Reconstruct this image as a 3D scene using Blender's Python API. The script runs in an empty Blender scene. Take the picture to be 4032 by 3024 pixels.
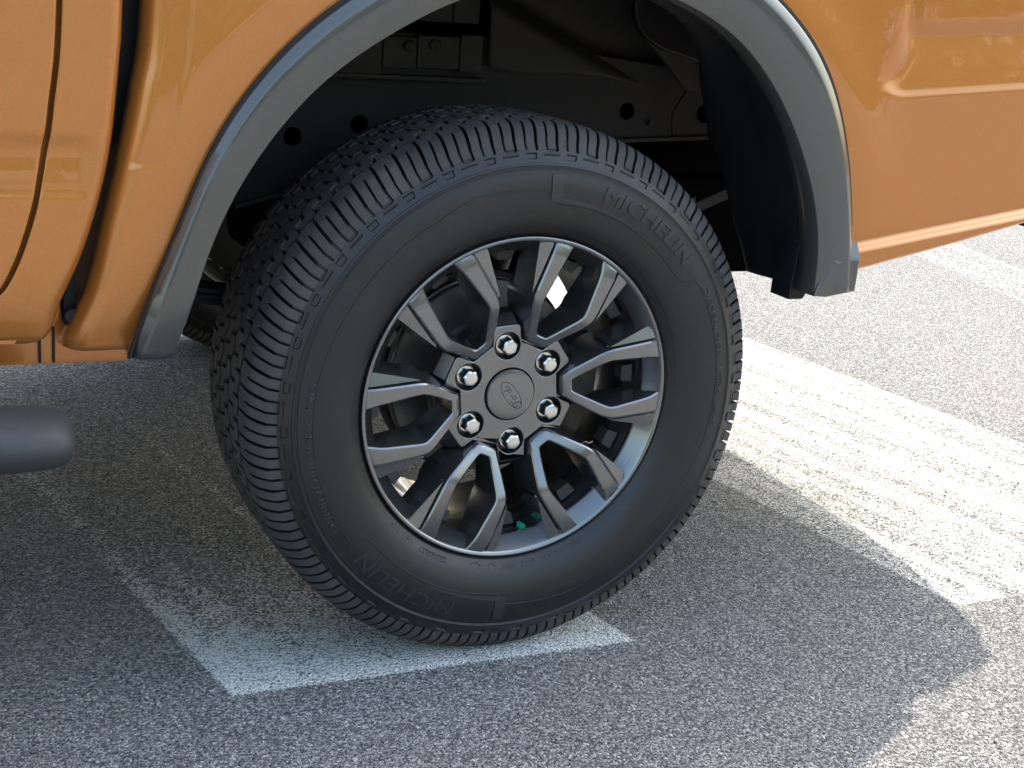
import bpy, bmesh, math, random
import numpy as np
from mathutils import Vector, Matrix
random.seed(7); rng = np.random.default_rng(7)
S = bpy.context.scene
C = S.collection

# ------------------------------------------------------------------ camera
cam = bpy.data.objects.new('camera', bpy.data.cameras.new('camera')); C.objects.link(cam); S.camera = cam
_r = Vector((0.90201743, -0.42469929, 0.07742782)); _u = Vector((0.05247228, 0.28588662, 0.95682574)); _f = Vector((0.4284988, 0.85901068, -0.28015965))
M4 = Matrix(((_r.x, _u.x, -_f.x, -0.85527), (_r.y, _u.y, -_f.y, -1.80338), (_r.z, _u.z, -_f.z, 0.95320), (0, 0, 0, 1)))
cam.matrix_world = M4
cam.data.sensor_width = 36; cam.data.lens = 50.59; cam.data.clip_start = 0.05; cam.data.clip_end = 800
# ------------------------------------------------------------------ sky and sun
SUN = Vector((0.85, 0.447, 1.0)).normalized()
EL = math.asin(SUN.z); AZ = math.atan2(SUN.x, SUN.y)
W = bpy.data.worlds.new('World'); S.world = W; W.use_nodes = True
nt = W.node_tree; sky = nt.nodes.new('ShaderNodeTexSky'); sky.sky_type = 'NISHITA'; sky.sun_disc = False
sky.sun_elevation = EL; sky.sun_rotation = AZ; sky.air_density = 2.0; sky.dust_density = 6.0; sky.ozone_density = 4.0
bg = nt.nodes['Background']; bg.inputs['Strength'].default_value = 0.15
nt.links.new(sky.outputs[0], bg.inputs['Color'])
sl = bpy.data.lights.new('sun', 'SUN'); sl.energy = 2.0; sl.angle = math.radians(0.5); sl.color = (1.0, 0.92, 0.79)
so = bpy.data.objects.new('sun', sl); C.objects.link(so)
so.rotation_euler = (-SUN).to_track_quat('-Z', 'Y').to_euler()
S.view_settings.view_transform = 'Standard'; S.view_settings.look = 'None'
S.view_settings.exposure = 1.92; S.view_settings.gamma = 1.0; S.view_settings.use_curve_mapping = False

# ------------------------------------------------------------------ materials
def mat(name, col, rough=0.5, metal=0.0, coat=0.0, spec=0.5, coatr=0.03):
    m = bpy.data.materials.new(name); m.use_nodes = True
    b = m.node_tree.nodes['Principled BSDF']
    b.inputs['Base Color'].default_value = (*col, 1); b.inputs['Roughness'].default_value = rough
    b.inputs['Metallic'].default_value = metal; b.inputs['Coat Weight'].default_value = coat
    b.inputs['Coat Roughness'].default_value = coatr; b.inputs['Specular IOR Level'].default_value = spec
    return m
class N:
    def __init__(s, m): s.t = m.node_tree; s.b = s.t.nodes['Principled BSDF']; s.tc = s.t.nodes.new('ShaderNodeTexCoord')
    def n(s, typ, **k):
        o = s.t.nodes.new(typ)
        for a, v in k.items():
            if a.startswith('i_'): 
                key = a[2:]; o.inputs[int(key) if key.isdigit() else key.replace('_', ' ')].default_value = v
            else: setattr(o, a, v)
        return o
    def l(s, a, b): s.t.links.new(a, b)
    def noise(s, scale, detail=4, rough=.6, vec=None):
        o = s.n('ShaderNodeTexNoise', i_Scale=scale, i_Detail=detail, i_Roughness=rough); s.l(vec or s.tc.outputs['Object'], o.inputs['Vector']); return o.outputs['Fac']
    def ramp(s, f, pts):
        o = s.n('ShaderNodeValToRGB'); e = o.color_ramp.elements
        while len(e) < len(pts): e.new(0.5)
        for q, (p, c) in zip(e, pts): q.position = p; q.color = (c, c, c, 1) if not isinstance(c, tuple) else (*c, 1)
        s.l(f, o.inputs[0]); return o.outputs['Color']
    def math(s, op, a, b=None, c=None, clamp=False):
        o = s.n('ShaderNodeMath', operation=op, use_clamp=clamp)
        for i, v in enumerate((a, b, c)):
            if v is None: continue
            if isinstance(v, (int, float)): o.inputs[i].default_value = v
            else: s.l(v, o.inputs[i])
        return o.outputs[0]
    def mix(s, f, a, b):
        o = s.n('ShaderNodeMix', data_type='RGBA')
        for i, v in ((0, f), (6, a), (7, b)):
            if isinstance(v, (int, float)): o.inputs[i].default_value = v
            elif isinstance(v, tuple): o.inputs[i].default_value = (*v, 1)
            else: s.l(v, o.inputs[i])
        return o.outputs[2]
    def bump(s, h, dist, strength=1.0, normal=None):
        o = s.n('ShaderNodeBump', i_Strength=strength, i_Distance=dist); s.l(h, o.inputs['Height'])
        if normal: s.l(normal, o.inputs['Normal'])
        s.l(o.outputs[0], s.b.inputs['Normal']); return o.outputs[0]

def asphalt_material(name, paint=None):
    """old grey asphalt with pale aggregate; paint = (x0, y0, slant, coverage, streaks) adds worn white road paint"""
    m = mat(name, (.2, .2, .2), .9, spec=.08); q = N(m)
    geo = q.n('ShaderNodeNewGeometry'); P = geo.outputs['Position']
    v1 = q.n('ShaderNodeTexVoronoi', i_Scale=290.0); q.l(P, v1.inputs['Vector'])
    v2 = q.n('ShaderNodeTexVoronoi', i_Scale=215.0); q.l(P, v2.inputs['Vector'])
    sp = q.n('ShaderNodeSeparateColor'); q.l(v1.outputs['Color'], sp.inputs[0])
    sp2 = q.n('ShaderNodeSeparateColor'); q.l(v2.outputs['Color'], sp2.inputs[0])
    stone = q.ramp(sp.outputs[0], [(0, (.06, .062, .067)), (.30, (.175, .178, .18)), (.70, (.35, .35, .345)), (1, (.74, .73, .71))])
    stone2 = q.ramp(sp2.outputs[1], [(0, (.08, .082, .086)), (.6, (.25, .25, .25)), (1, (.62, .61, .59))])
    col = q.mix(.38, stone, stone2)
    pit = q.noise(215, 3, .7, P)
    pitm = q.ramp(pit, [(.40, 0.0), (.47, 1.0)])
    col = q.mix(pitm, (.05, .052, .058), col)
    big = q.noise(3.2, 4, .6, P); col = q.mix(q.ramp(big, [(.35, .0), (.7, .15)]), col, (.27, .265, .25))
    mid = q.noise(26, 3, .6, P); col = q.mix(q.ramp(mid, [(.35, .10), (.6, .0)]), col, (.12, .12, .125))
    if paint:
        x0, x1, y0, slant, ew, cov, covfar, yfar, streak, endslope = paint
        sx = q.n('ShaderNodeSeparateXYZ'); q.l(P, sx.inputs[0])
        yy_ = q.math('SUBTRACT', sx.outputs[1], y0)
        xr = q.math('ADD', q.math('SUBTRACT', sx.outputs[0], x0), q.math('MULTIPLY', yy_, slant))      # across the strip, from its left edge
        cmb = q.n('ShaderNodeCombineXYZ'); q.l(q.math('MULTIPLY', xr, 9.0), cmb.inputs[0]); q.l(q.math('MULTIPLY', sx.outputs[1], .5), cmb.inputs[1])
        st = q.noise(2.0, 3, .55, cmb.outputs[0])
        grain = q.noise(250, 3, .75, P); patch = q.noise(30, 4, .7, P)
        s = q.math('ADD', q.math('MULTIPLY', q.math('SUBTRACT', st, .5), streak), q.math('SUBTRACT', patch, .5))
        s = q.math('ADD', s, q.math('MULTIPLY', q.math('SUBTRACT', grain, .5), 2.4))
        s = q.math('ADD', s, q.math('MULTIPLY', q.math('SUBTRACT', sp.outputs[0], .5), .7))
        mr = q.n('ShaderNodeMapRange', i_1=0.0, i_2=yfar, i_3=cov, i_4=covfar); q.l(yy_, mr.inputs[0])  # near-to-far coverage ramp; on the tyre strip it also carries shade
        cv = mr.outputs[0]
        # thicker paint left along the left edge line
        edge = q.math('MULTIPLY', q.math('SUBTRACT', .035, q.math('ABSOLUTE', q.math('SUBTRACT', xr, .02))), 9.0, clamp=True)
        edge2 = q.math('MULTIPLY', q.math('SUBTRACT', .016, q.math('ABSOLUTE', q.math('SUBTRACT', xr, .285))), 9.0, clamp=True)
        cv = q.math('ADD', cv, q.math('MULTIPLY', q.math('ADD', edge, edge2), ew))
        jit = q.math('MULTIPLY', q.math('SUBTRACT', grain, .5), .03)
        def inside(v): return q.math('MULTIPLY', q.math('ADD', v, jit), 300.0, clamp=True)
        en = q.math('SUBTRACT', yy_, q.math('MULTIPLY', xr, endslope))
        msk = q.math('MULTIPLY', inside(xr), inside(q.math('SUBTRACT', x1 - x0, xr)))
        msk = q.math('MULTIPLY', msk, inside(en)); 
        a = q.math('MULTIPLY', q.math('MULTIPLY', q.math('ADD', s, cv), 2.6, clamp=True), q.math('ADD', q.math('MULTIPLY', pitm, .75), .25))
        col = q.mix(q.math('MULTIPLY', q.math('MULTIPLY', a, msk), .9), col, q.mix(grain, (.72, .73, .71), (.93, .94, .91)))
    q.l(col, q.b.inputs['Base Color'])
    h = q.math('ADD', q.math('MULTIPLY', pit, 1.0), q.math('MULTIPLY', v1.outputs['Distance'], -60.0 / 60))
    q.bump(h, .0055, 1.0)
    return m

def car_paint(name, base):
    m = mat(name, base, .34, .5, coat=1.0, coatr=.012); q = N(m)
    v = q.n('ShaderNodeTexVoronoi', i_Scale=900.0); q.l(q.tc.outputs['Object'], v.inputs['Vector'])
    sp = q.n('ShaderNodeSeparateColor'); q.l(v.outputs['Color'], sp.inputs[0])
    col = q.mix(q.math('MULTIPLY', sp.outputs[0], .28), base, tuple(min(1, c * 1.5) for c in base)); q.l(col, q.b.inputs['Base Color'])
    n = q.noise(45, 2, .5); o = q.n('ShaderNodeBump', i_Strength=.06, i_Distance=.0006); q.l(n, o.inputs['Height']); q.l(o.outputs[0], q.b.inputs['Coat Normal'])
    return m
ORANGE = car_paint('orange metallic paint', (.50, .180, .034))
GREYP = car_paint('grey flare paint', (.078, .077, .073)); GREYP.node_tree.nodes['Principled BSDF'].inputs['Coat Roughness'].default_value = .06
RIMM = mat('dark grey wheel paint', (.20, .202, .205), .24, .90, coat=1.0, coatr=.04)
def rubber(name, c, r):
    m = mat(name, c, r, spec=.55); q = N(m)
    n = q.noise(7, 4, .65); d = q.noise(60, 4, .7)
    col = q.mix(q.ramp(n, [(.35, 0.0), (.75, .55)]), c, (.020, .0195, .019)); col = q.mix(q.ramp(d, [(.55, 0.0), (.8, .35)]), col, (.045, .041, .037))
    q.l(col, q.b.inputs['Base Color']); q.l(q.ramp(n, [(.3, r - .06), (.7, r + .1)]), q.b.inputs['Roughness'])
    q.bump(q.noise(420, 2, .6), .0004, .35)
    return m
RUBBER = rubber('tyre rubber', (.0085, .0083, .0082), .40)
LETTER = mat('raised rubber lettering', (.026, .026, .026), .42)
PLASTIC = mat('black plastic', (.007, .0075, .009), .5, spec=.35)
def dusty(name, c, c2, r, metal=0.0, sc=9):
    m = mat(name, c, r, metal); q = N(m)
    col = q.mix(q.ramp(q.noise(sc, 5, .65), [(.35, 0.0), (.75, 1.0)]), c, c2); q.l(col, q.b.inputs['Base Color']); return m
CHASSIS = dusty('black chassis paint', (.007, .0075, .009), (.014, .014, .014), .6)
PRIMER = dusty('grey underbody coat', (.024, .0235, .023), (.040, .038, .036), .7)
SHADE_BLACK = mat('shade black', (.004, .004, .0045), .9, spec=.0)  # near-black without gloss: shade of holes and gaps put into the colour
IRON = dusty('brown cast iron', (.10, .085, .075), (.16, .13, .11), .55, .3, 30)
PADM = dusty('pale cast alloy', (.30, .29, .26), (.22, .2, .18), .6, .2, 40)
STEEL = dusty('rotor steel', (.20, .19, .18), (.13, .12, .11), .4, .6, 20)
CHROME = mat('bright nut chrome', (.80, .79, .76), .28, 1.0)
PADD = mat('cast wheel interior', (.06, .06, .058), .55, .2)
GREEN = mat('green valve cap plastic', (.02, .42, .23), .4)
STRAW = mat('dry straw', (.45, .33, .2), .8)
BROWN = dusty('shaded gap brown', (.10, .045, .02), (.07, .035, .018), .6)
STEP = dusty('textured black step', (.030, .031, .034), (.042, .043, .046), .58, 0, 60)

# ------------------------------------------------------------------ mesh helpers
def link(o, parent=None):
    C.objects.link(o)
    if parent: o.parent = parent
    return o
def mesh_obj(name, verts, faces, m, parent=None, smooth=True, auto=None):
    me = bpy.data.meshes.new(name); me.from_pydata([tuple(map(float, v)) for v in verts], [], [tuple(f) for f in faces]); me.update()
    if m: me.materials.append(m)
    if smooth: me.polygons.foreach_set('use_smooth', [True] * len(me.polygons))
    if auto is not None: me.set_sharp_from_angle(angle=math.radians(auto))
    return link(bpy.data.objects.new(name, me), parent)
def grid_obj(name, P, m, parent=None, closed_u=False, keep=None, auto=None, thick=None):
    """P: (nu, nv, 3) array"""
    nu, nv = P.shape[:2]; idx = np.arange(nu * nv).reshape(nu, nv)
    a = idx if closed_u else idx[:-1]; b = np.roll(idx, -1, 0) if closed_u else idx[1:]
    F = np.stack([a[:, :-1], b[:, :-1], b[:, 1:], a[:, 1:]], -1).reshape(-1, 4)
    if keep is not None: F = F[keep.reshape(-1)]
    me = bpy.data.meshes.new(name); V = P.reshape(-1, 3)
    me.vertices.add(len(V)); me.vertices.foreach_set('co', V.astype(np.float32).ravel())
    me.loops.add(F.size); me.loops.foreach_set('vertex_index', F.astype(np.int32).ravel())
    me.polygons.add(len(F)); me.polygons.foreach_set('loop_start', np.arange(0, F.size, 4, dtype=np.int32)); me.polygons.foreach_set('loop_total', np.full(len(F), 4, np.int32))
    me.update(calc_edges=True); me.validate(); me.polygons.foreach_set('use_smooth', [True] * len(me.polygons))
    if auto is not None: me.set_sharp_from_angle(angle=math.radians(auto))
    me.materials.append(m); o = link(bpy.data.objects.new(name, me), parent)
    if thick:
        md = o.modifiers.new('thickness', 'SOLIDIFY'); md.thickness = thick; md.offset = -1
    return o
def bm_obj(name, bm, m, parent=None, smooth=False, auto=30, bevel=0, seg=2):
    if bevel:
        bmesh.ops.bevel(bm, geom=[e for e in bm.edges if len(e.link_faces) == 2 and e.calc_face_angle(0) > .5], offset=bevel, segments=seg, profile=.6, affect='EDGES')
        smooth = True
    bmesh.ops.recalc_face_normals(bm, faces=bm.faces)
    me = bpy.data.meshes.new(name); bm.to_mesh(me); bm.free(); me.materials.append(m)
    if smooth:
        me.polygons.foreach_set('use_smooth', [True] * len(me.polygons)); me.set_sharp_from_angle(angle=math.radians(auto))
    return link(bpy.data.objects.new(name, me), parent)
def prism(name, pts, y0, y1, m, parent=None, bevel=0.0, holes=(), auto=30):
    """outline in X,Z extruded from y0 to y1 (front is y0); holes = (x, z, r)"""
    cu = bpy.data.curves.new(name, 'CURVE'); cu.dimensions = '2D'; cu.fill_mode = 'BOTH'
    h = abs(y1 - y0) / 2; cu.extrude = max(h - bevel, 1e-5); cu.bevel_depth = bevel; cu.bevel_resolution = 2; cu.offset = -bevel
    def spl(ps):
        s = cu.splines.new('POLY'); s.points.add(len(ps) - 1)
        for q, (x, z) in zip(s.points, ps): q.co = (x, z, 0, 1)
        s.use_cyclic_u = True
    spl(pts)
    for x, z, r in holes: spl([(x + r * math.cos(2 * math.pi * k / 28), z + r * math.sin(2 * math.pi * k / 28)) for k in range(28)])
    t = bpy.data.objects.new('tmp', cu); me = bpy.data.meshes.new_from_object(t); bpy.data.objects.remove(t); bpy.data.curves.remove(cu)
    n = len(me.vertices); co = np.empty(n * 3, np.float32); me.vertices.foreach_get('co', co); co = co.reshape(-1, 3)
    out = np.stack([co[:, 0], (y0 + y1) / 2 - co[:, 2], co[:, 1]], -1); me.vertices.foreach_set('co', out.ravel()); me.update()
    me.name = name; me.materials.clear(); me.materials.append(m)
    me.polygons.foreach_set('use_smooth', [True] * len(me.polygons)); me.set_sharp_from_angle(angle=math.radians(auto))
    return link(bpy.data.objects.new(name, me), parent)
def box(name, x0, x1, y0, y1, z0, z1, m, parent=None, bevel=.003):
    bm = bmesh.new(); bmesh.ops.create_cube(bm, size=1)
    for v in bm.verts: v.co = ((x0 + x1) / 2 + v.co.x * (x1 - x0), (y0 + y1) / 2 + v.co.y * (y1 - y0), (z0 + z1) / 2 + v.co.z * (z1 - z0))
    return bm_obj(name, bm, m, parent, bevel=bevel)
def lathe(name, prof, m, parent=None, n=128, cx=0, cz=0, auto=32, closed=False):
    """prof: (r, y) list, axis = Y"""
    prof = np.array(prof); a = np.linspace(0, 2 * np.pi, n, endpoint=False)
    P = np.stack([cx + prof[None, :, 0] * np.cos(a)[:, None], np.broadcast_to(prof[None, :, 1], (n, len(prof))), cz + prof[None, :, 0] * np.sin(a)[:, None]], -1)
    return grid_obj(name, P, m, parent, closed_u=True, auto=auto)
def tube(name, pts, r, m, parent=None, n=12):
    pts = [Vector(p) for p in pts]; V = []; F = []
    rs = r if isinstance(r, (list, tuple)) else [r] * len(pts)
    for i, p in enumerate(pts):
        d = (pts[min(i + 1, len(pts) - 1)] - pts[max(i - 1, 0)]).normalized(); q = d.to_track_quat('Z', 'Y')
        for k in range(n): V.append(p + q @ Vector((rs[i] * math.cos(2 * math.pi * k / n), rs[i] * math.sin(2 * math.pi * k / n), 0)))
    for i in range(len(pts) - 1):
        for k in range(n): F.append((i * n + k, i * n + (k + 1) % n, (i + 1) * n + (k + 1) % n, (i + 1) * n + k))
    F.append(tuple(range(n))[::-1]); F.append(tuple(range((len(pts) - 1) * n, len(pts) * n)))
    return mesh_obj(name, V, F, m, parent, auto=40)
def catmull(P, n):
    P = np.array(P, float); out = []; Q = np.vstack([2 * P[0] - P[1], P, 2 * P[-1] - P[-2]])
    for i in range(1, len(Q) - 2):
        for t in np.linspace(0, 1, n, endpoint=False):
            a, b, c, d = Q[i - 1:i + 3]; out.append(.5 * ((2 * b) + (c - a) * t + (2 * a - 5 * b + 4 * c - d) * t * t + (3 * b - a - 3 * c + d) * t ** 3))
    out.append(P[-1]); return np.array(out)
def resample(P, n):
    d = np.r_[0, np.cumsum(np.linalg.norm(np.diff(P, axis=0), axis=1))]; t = np.linspace(0, d[-1], n)
    return np.stack([np.interp(t, d, P[:, k]) for k in range(P.shape[1])], -1)
def sstep(x, a, b): t = np.clip((x - a) / (b - a), 0, 1); return t * t * (3 - 2 * t)

# ------------------------------------------------------------------ ground and painted markings
def sheet(name, pts, z, m, label=None, cat=None):
    o = mesh_obj(name, [(x, y, z) for x, y in pts], [tuple(range(len(pts)))], m, smooth=False); o['kind'] = 'structure'
    if label: o['label'] = label
    if cat: o['category'] = cat
    return o
sheet('ground', [(-150, -150), (150, -150), (150, 150), (-150, 150)], 0.0, asphalt_material('asphalt'), 'grey asphalt of pale and dark grains under the truck', 'ground')
SL = .175
sheet('painted_marking', [(-.45, -.20), (.27, -.20), (.27 - SL * 3, 2.8), (-.45 - SL * 3, 2.8)], .0004, asphalt_material('worn and shaded paint under the tyre', (-.398, .208, -.137, SL, 1.1, .60, -.36, .55, 1.0, -.02)), 'worn white painted strip with shade painted in, ending just in front of the tyre', 'road marking')  # paint thins towards the far end, putting the truck's shade into coverage
sheet('painted_marking', [(.72, -.26), (1.70, -.22), (1.62, 4.2), (.72 - SL * 4.4, 4.2)], .0004, asphalt_material('streaked paint behind the wheel', (.80, 1.66, -.190, .12, .25, .20, .32, 3.0, 1.7, .03)), 'wide streaked pale marking in the sun right of the tyre', 'road marking')
sheet('painted_marking', [(2.50, 1.0), (3.12, 1.0), (4.1, 5.2), (3.3, 5.2)], .0004, asphalt_material('faded far stripe', (2.66, 3.0, 1.2, -.22, 0, -.12, -.12, 3, 1.0, .0)), 'faded pale stripe at the right edge below the orange bed side', 'road marking')

# ------------------------------------------------------------------ the truck
truck = bpy.data.objects.new('pickup_truck', None); C.objects.link(truck)
truck['label'] = 'orange pickup truck with grey wheel arch flare and dark six spoke wheel'; truck['category'] = 'pickup truck'

# curve tables (z -> x)
XCAB = np.array([(.486, -.635), (.499, -.619), (.536, -.609), (.595, -.585), (.663, -.565), (.731, -.552), (.823, -.543), (.882, -.540), (1.25, -.530)])
XBED = np.array([(.474, -.602), (.484, -.602), (.495, -.600), (.552, -.578), (.627, -.562), (.705, -.545), (.783, -.530), (.883, -.517), (1.25, -.505)])
XGAP = np.array([(.500, -1.30), (.512, -.85), (.525, -.735), (.546, -.684), (.580, -.661), (.643, -.640), (.709, -.627), (.765, -.619), (.878, -.609), (1.25, -.600)])
def curve(T, z): 
    P = catmull(T, 8); return np.interp(z, P[:, 0], P[:, 1])
def side_base(x, z):
    """gentle crown of the body side: leans in towards the sill and above the waist"""
    y = -.150 + .020 * np.clip((.60 - z) / .14, 0, 1) ** 2 + .25 * np.clip(z - .95, 0, 1) ** 2 + .012 * np.clip((.76 - z) / .3, 0, 1) ** 2
    return y
def roundin(s, r): 
    s = np.clip(s, 0, r); return r - np.sqrt(np.maximum(r * r - (r - s) ** 2, 0))
# flare outline, outer and inner edge (X, Z)
FO = catmull([(-.533, .474), (-.531, .482), (-.524, .505), (-.500, .575), (-.486, .606), (-.474, .638), (-.450, .707), (-.413, .772), (-.360, .836), (-.296, .892), (-.17, .962), (0.0, 1.005), (.14, 1.004), (.245, .972), (.317, .931), (.362, .896), (.407, .850), (.436, .797), (.462, .733), (.480, .667), (.493, .593), (.502, .556), (.503, .533)], 8)
FI = catmull([(-.486, .473), (-.484, .478), (-.474, .505), (-.458, .572), (-.451, .595), (-.440, .626), (-.412, .684), (-.374, .740), (-.325, .797), (-.255, .850), (-.14, .912), (-.01, .942), (.10, .938), (.19, .912), (.249, .884), (.286, .856), (.325, .814), (.356, .775), (.392, .712), (.418, .655), (.432, .600), (.437, .560), (.432, .527)], 8)
def smooth_line(P, it):
    P = P.copy()
    for _ in range(it): P[1:-1] = .25 * P[:-2] + .5 * P[1:-1] + .25 * P[2:]
    return P
FO = resample(smooth_line(resample(FO, 150), 40), 150); FI = resample(smooth_line(resample(FI, 150), 40), 150)
def inside_arch(x, z, shrink=.022):
    """True where the arch opening must be cut out of the bed side"""
    P = FO * (1 - shrink / .035 * .5) + FI * (shrink / .035 * .5)
    px = np.r_[P[0, 0], P[:, 0], P[-1, 0]]; pz = np.r_[0, P[:, 1], 0]
    ins = np.zeros(x.shape, bool); j = len(px) - 1
    for i in range(len(px)):
        c = (pz[i] > z) != (pz[j] > z)
        with np.errstate(divide='ignore', invalid='ignore'):
            xx = (px[j] - px[i]) * (z - pz[i]) / (pz[j] - pz[i] + 1e-12) + px[i]
        ins ^= c & (x < xx); j = i
    return ins
# bed side panel: one sheet with a rounded front edge, tucked lower edge, sculpted groove and sill crease
def zbot(x): return np.where(x < 0, .474, .534 + (x - .518) * .2056)
def crease(x): return .600 + (x - .509) * .160
nx, nz = 620, 300
t = np.linspace(0, 1, nx) ; tz = np.linspace(0, 1, nz)
sfront = np.r_[np.linspace(0, .03, 26)[:-1], np.linspace(.03, 1.86, nx - 25)]
Pg = np.zeros((nx, nz, 3))
for j in range(nz):
    zz0 = tz[j]
    xs = sfront.copy()
    xref = -.6 + xs
    zb = zbot(xref); z = zb + (1.22 - zb) * (zz0 ** 1.0)
    if j < 14: z = zb + .0012 * j + (0 if j < 1 else 0)
    elif j < 124: z = zb + .0156 + .0012 * (j - 13)
    else: z = zb + .1488 + (1.22 - zb - .1488) * ((j - 123) / (nz - 124))
    xf = curve(XBED, z)
    x = xf + xs * (1.07 - xf) / 1.86
    y = side_base(x, z)
    # front edge radius and lower edge radius
    y = y + roundin((x - xf), .026) * 1.5 + roundin(z - zb, .010)
    # sill crease behind the wheel
    w = z - crease(x); mk = sstep(x, .3, .4)
    y = y + mk * (-.016 * (1 - sstep(w, -.014, .001)) + .004 * sstep(-w, .045, .075) + .010 * np.clip((-w - .03) / .05, 0, 1))
    # sculpted groove high on the bed side
    lo, hi = .812 + (x - .53) * .085, .895 + (x - .53) * .07
    dz = np.clip(z - lo, 0, .026); xg = .522 + .028 * sstep(z, .815, .88) + (.026 - np.sqrt(np.maximum(.026 ** 2 - (.026 - dz) ** 2, 0)))
    mg = sstep(x, xg - .004, xg + .026); y = y + .0035 * np.exp(-((x - xg - .004) / .014) ** 2) * sstep(z, lo, lo + .03)
    g = np.where(z < hi, sstep(z, lo - .004, lo + .006) * (.002 + .008 * np.clip((z - lo) / (hi - lo), 0, 1)), (.010) * (1 - sstep(z, hi - .004, hi + .022)))
    y = y + mg * g
    # haunch swelling over the arch
    d = np.sqrt((x - .0) ** 2 + (z - .5) ** 2); y = y - .007 * np.exp(-((d - .54) / .06) ** 2) * sstep(z, .56, .78)
    # front flange step
    y = y + .0015 * (1 - sstep(x - xf, .050, .053)) * (z > .70)
    Pg[:, j] = np.stack([x, y, z], -1)
mid = .25 * (Pg[:-1, :-1] + Pg[1:, :-1] + Pg[1:, 1:] + Pg[:-1, 1:])
keep = ~inside_arch(mid[..., 0], mid[..., 2])
grid_obj('bed_side', Pg, ORANGE, truck, keep=keep, thick=.0015)

# wheel arch flare: cross-section lofted along the arch
sec = [(-.02, -.150), (0.0, -.158), (.03, -.1645), (.18, -.1725), (.24, -.1735), (.90, -.1690), (.97, -.1670), (1.0, -.1620), (1.005, -.145), (.98, -.125)]
Fp = np.zeros((150, len(sec), 3))
for k, (tt, yy) in enumerate(sec):
    Q = FO * (1 - tt) + FI * tt
    Fp[:, k, 0] = Q[:, 0]; Fp[:, k, 2] = Q[:, 1]; Fp[:, k, 1] = yy + .022 * np.clip((.56 - Q[:, 1]) / .1, 0, 1) ** 2 * (Q[:, 0] < 0)
fl = grid_obj('wheel_arch_flare', Fp, GREYP, truck, auto=28, thick=.002)
# end caps of the flare and its black rubber seal
seal = np.zeros((150, 4, 3))
for k, (tt, yy) in enumerate([(-.09, -.1475), (-.085, -.157), (-.03, -.158), (0.02, -.150)]):
    Q = FO * (1 - tt) + FI * tt; seal[:, k, 0] = Q[:, 0]; seal[:, k, 1] = yy - .003 * (Q[:, 1] > .62); seal[:, k, 2] = Q[:, 1]
grid_obj('flare_seal', seal, PLASTIC, truck, auto=30)
prism('flare_foot', [(.436, .545), (.452, .572), (.462, .578), (.5035, .584), (.5045, .560), (.5035, .5325), (.452, .525), (.431, .527)], -.1735, -.14, GREYP, truck, bevel=.003)
bm = bmesh.new()   # sloping top ledge of the foot
q = [(.441, -.165, .600), (.503, -.162, .604), (.5035, -.1748, .580), (.461, -.1748, .575)]
q2 = [(x, -.15, z - .02) for x, y, z in q]
vs = [bm.verts.new(v) for v in q + q2]
for f in [(0, 1, 2, 3), (0, 4, 5, 1), (1, 5, 6, 2), (2, 6, 7, 3), (3, 7, 4, 0), (4, 7, 6, 5)]: bm.faces.new([vs[i] for i in f])
bm_obj('flare_ledge', bm, GREYP, truck, bevel=.0012)
prism('flare_foot', [(-.533, .4735), (-.486, .4725), (-.481, .480), (-.478, .490), (-.528, .492)], -.150, -.10, GREYP, truck, bevel=.002)

# cab: quarter panel behind the door, and the rear door
def cab_groove(x, z):
    m = 1 - sstep(x, -.592, -.566)
    c = .700; h = .040
    w = np.clip((z - (c - h)) / (2 * h), 0, 1)
    prof = np.where((z > c - h) & (z < c + h), np.minimum(sstep(w, 0, .10), sstep(1 - w, 0, .38)) * (.001 + .0075 * w), 0)
    ell = ((x + .60) / .045) ** 2 + ((z - c) / h) ** 2
    return prof * m
def cab_sheet(name, xl, xr, zs, rl, rr, rb, n=110):
    P = np.zeros((n, len(zs), 3)); u = np.linspace(0, 1, n)
    e = .5 * (1 - np.cos(np.pi * u)) * .35 + u * .65
    for j, z in enumerate(zs):
        a, b = xl(z), xr(z); x = a + (b - a) * e
        y = side_base(x, z) + roundin(x - a, rl) * (rl > 0) + roundin(b - x, rr) + roundin(z - zs[0] + 0 * x, rb) + cab_groove(x, z)
        P[:, j] = np.stack([x, y, z + 0 * x], -1)
    return grid_obj(name, P, ORANGE, truck, thick=.0015)
fgap = lambda z: float(curve(XGAP, z)); fcab = lambda z: float(curve(XCAB, z))
def zrows(a, b, n, fine=.012, k=12): return np.r_[np.linspace(a, a + fine, k)[:-1], np.linspace(a + fine, b, n)]
cab_sheet('cab_corner_panel', lambda z: fgap(z) + .0023 if z > .502 else -1.3, fcab, zrows(.486, 1.22, 170, .016, 18), .003, .016, .014)
cab_sheet('rear_door', lambda z: -1.3, lambda z: fgap(z) - .0023, zrows(.512, 1.22, 170), .0, .0035, .006, n=200)
prism('door_gap_shadow_panel', [(-1.3, .49), (-.66, .49), (-.60, .60), (-.585, .75), (-.575, 1.2), (-1.3, 1.2)], -.128, -.12, ORANGE, truck)
box('cab_body', -2.6, -.60, -.10, 1.66, .50, 1.15, ORANGE, truck, .02)
prism('cab_roof_shell', [(-2.9, 1.15), (-.62, 1.15), (-.75, 1.72), (-1.0, 1.78), (-2.0, 1.78), (-2.7, 1.2)], .02, 1.54, ORANGE, truck, .01)
box('engine_bay', -3.9, -2.6, -.10, 1.66, .5, 1.10, ORANGE, truck, .02)
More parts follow.
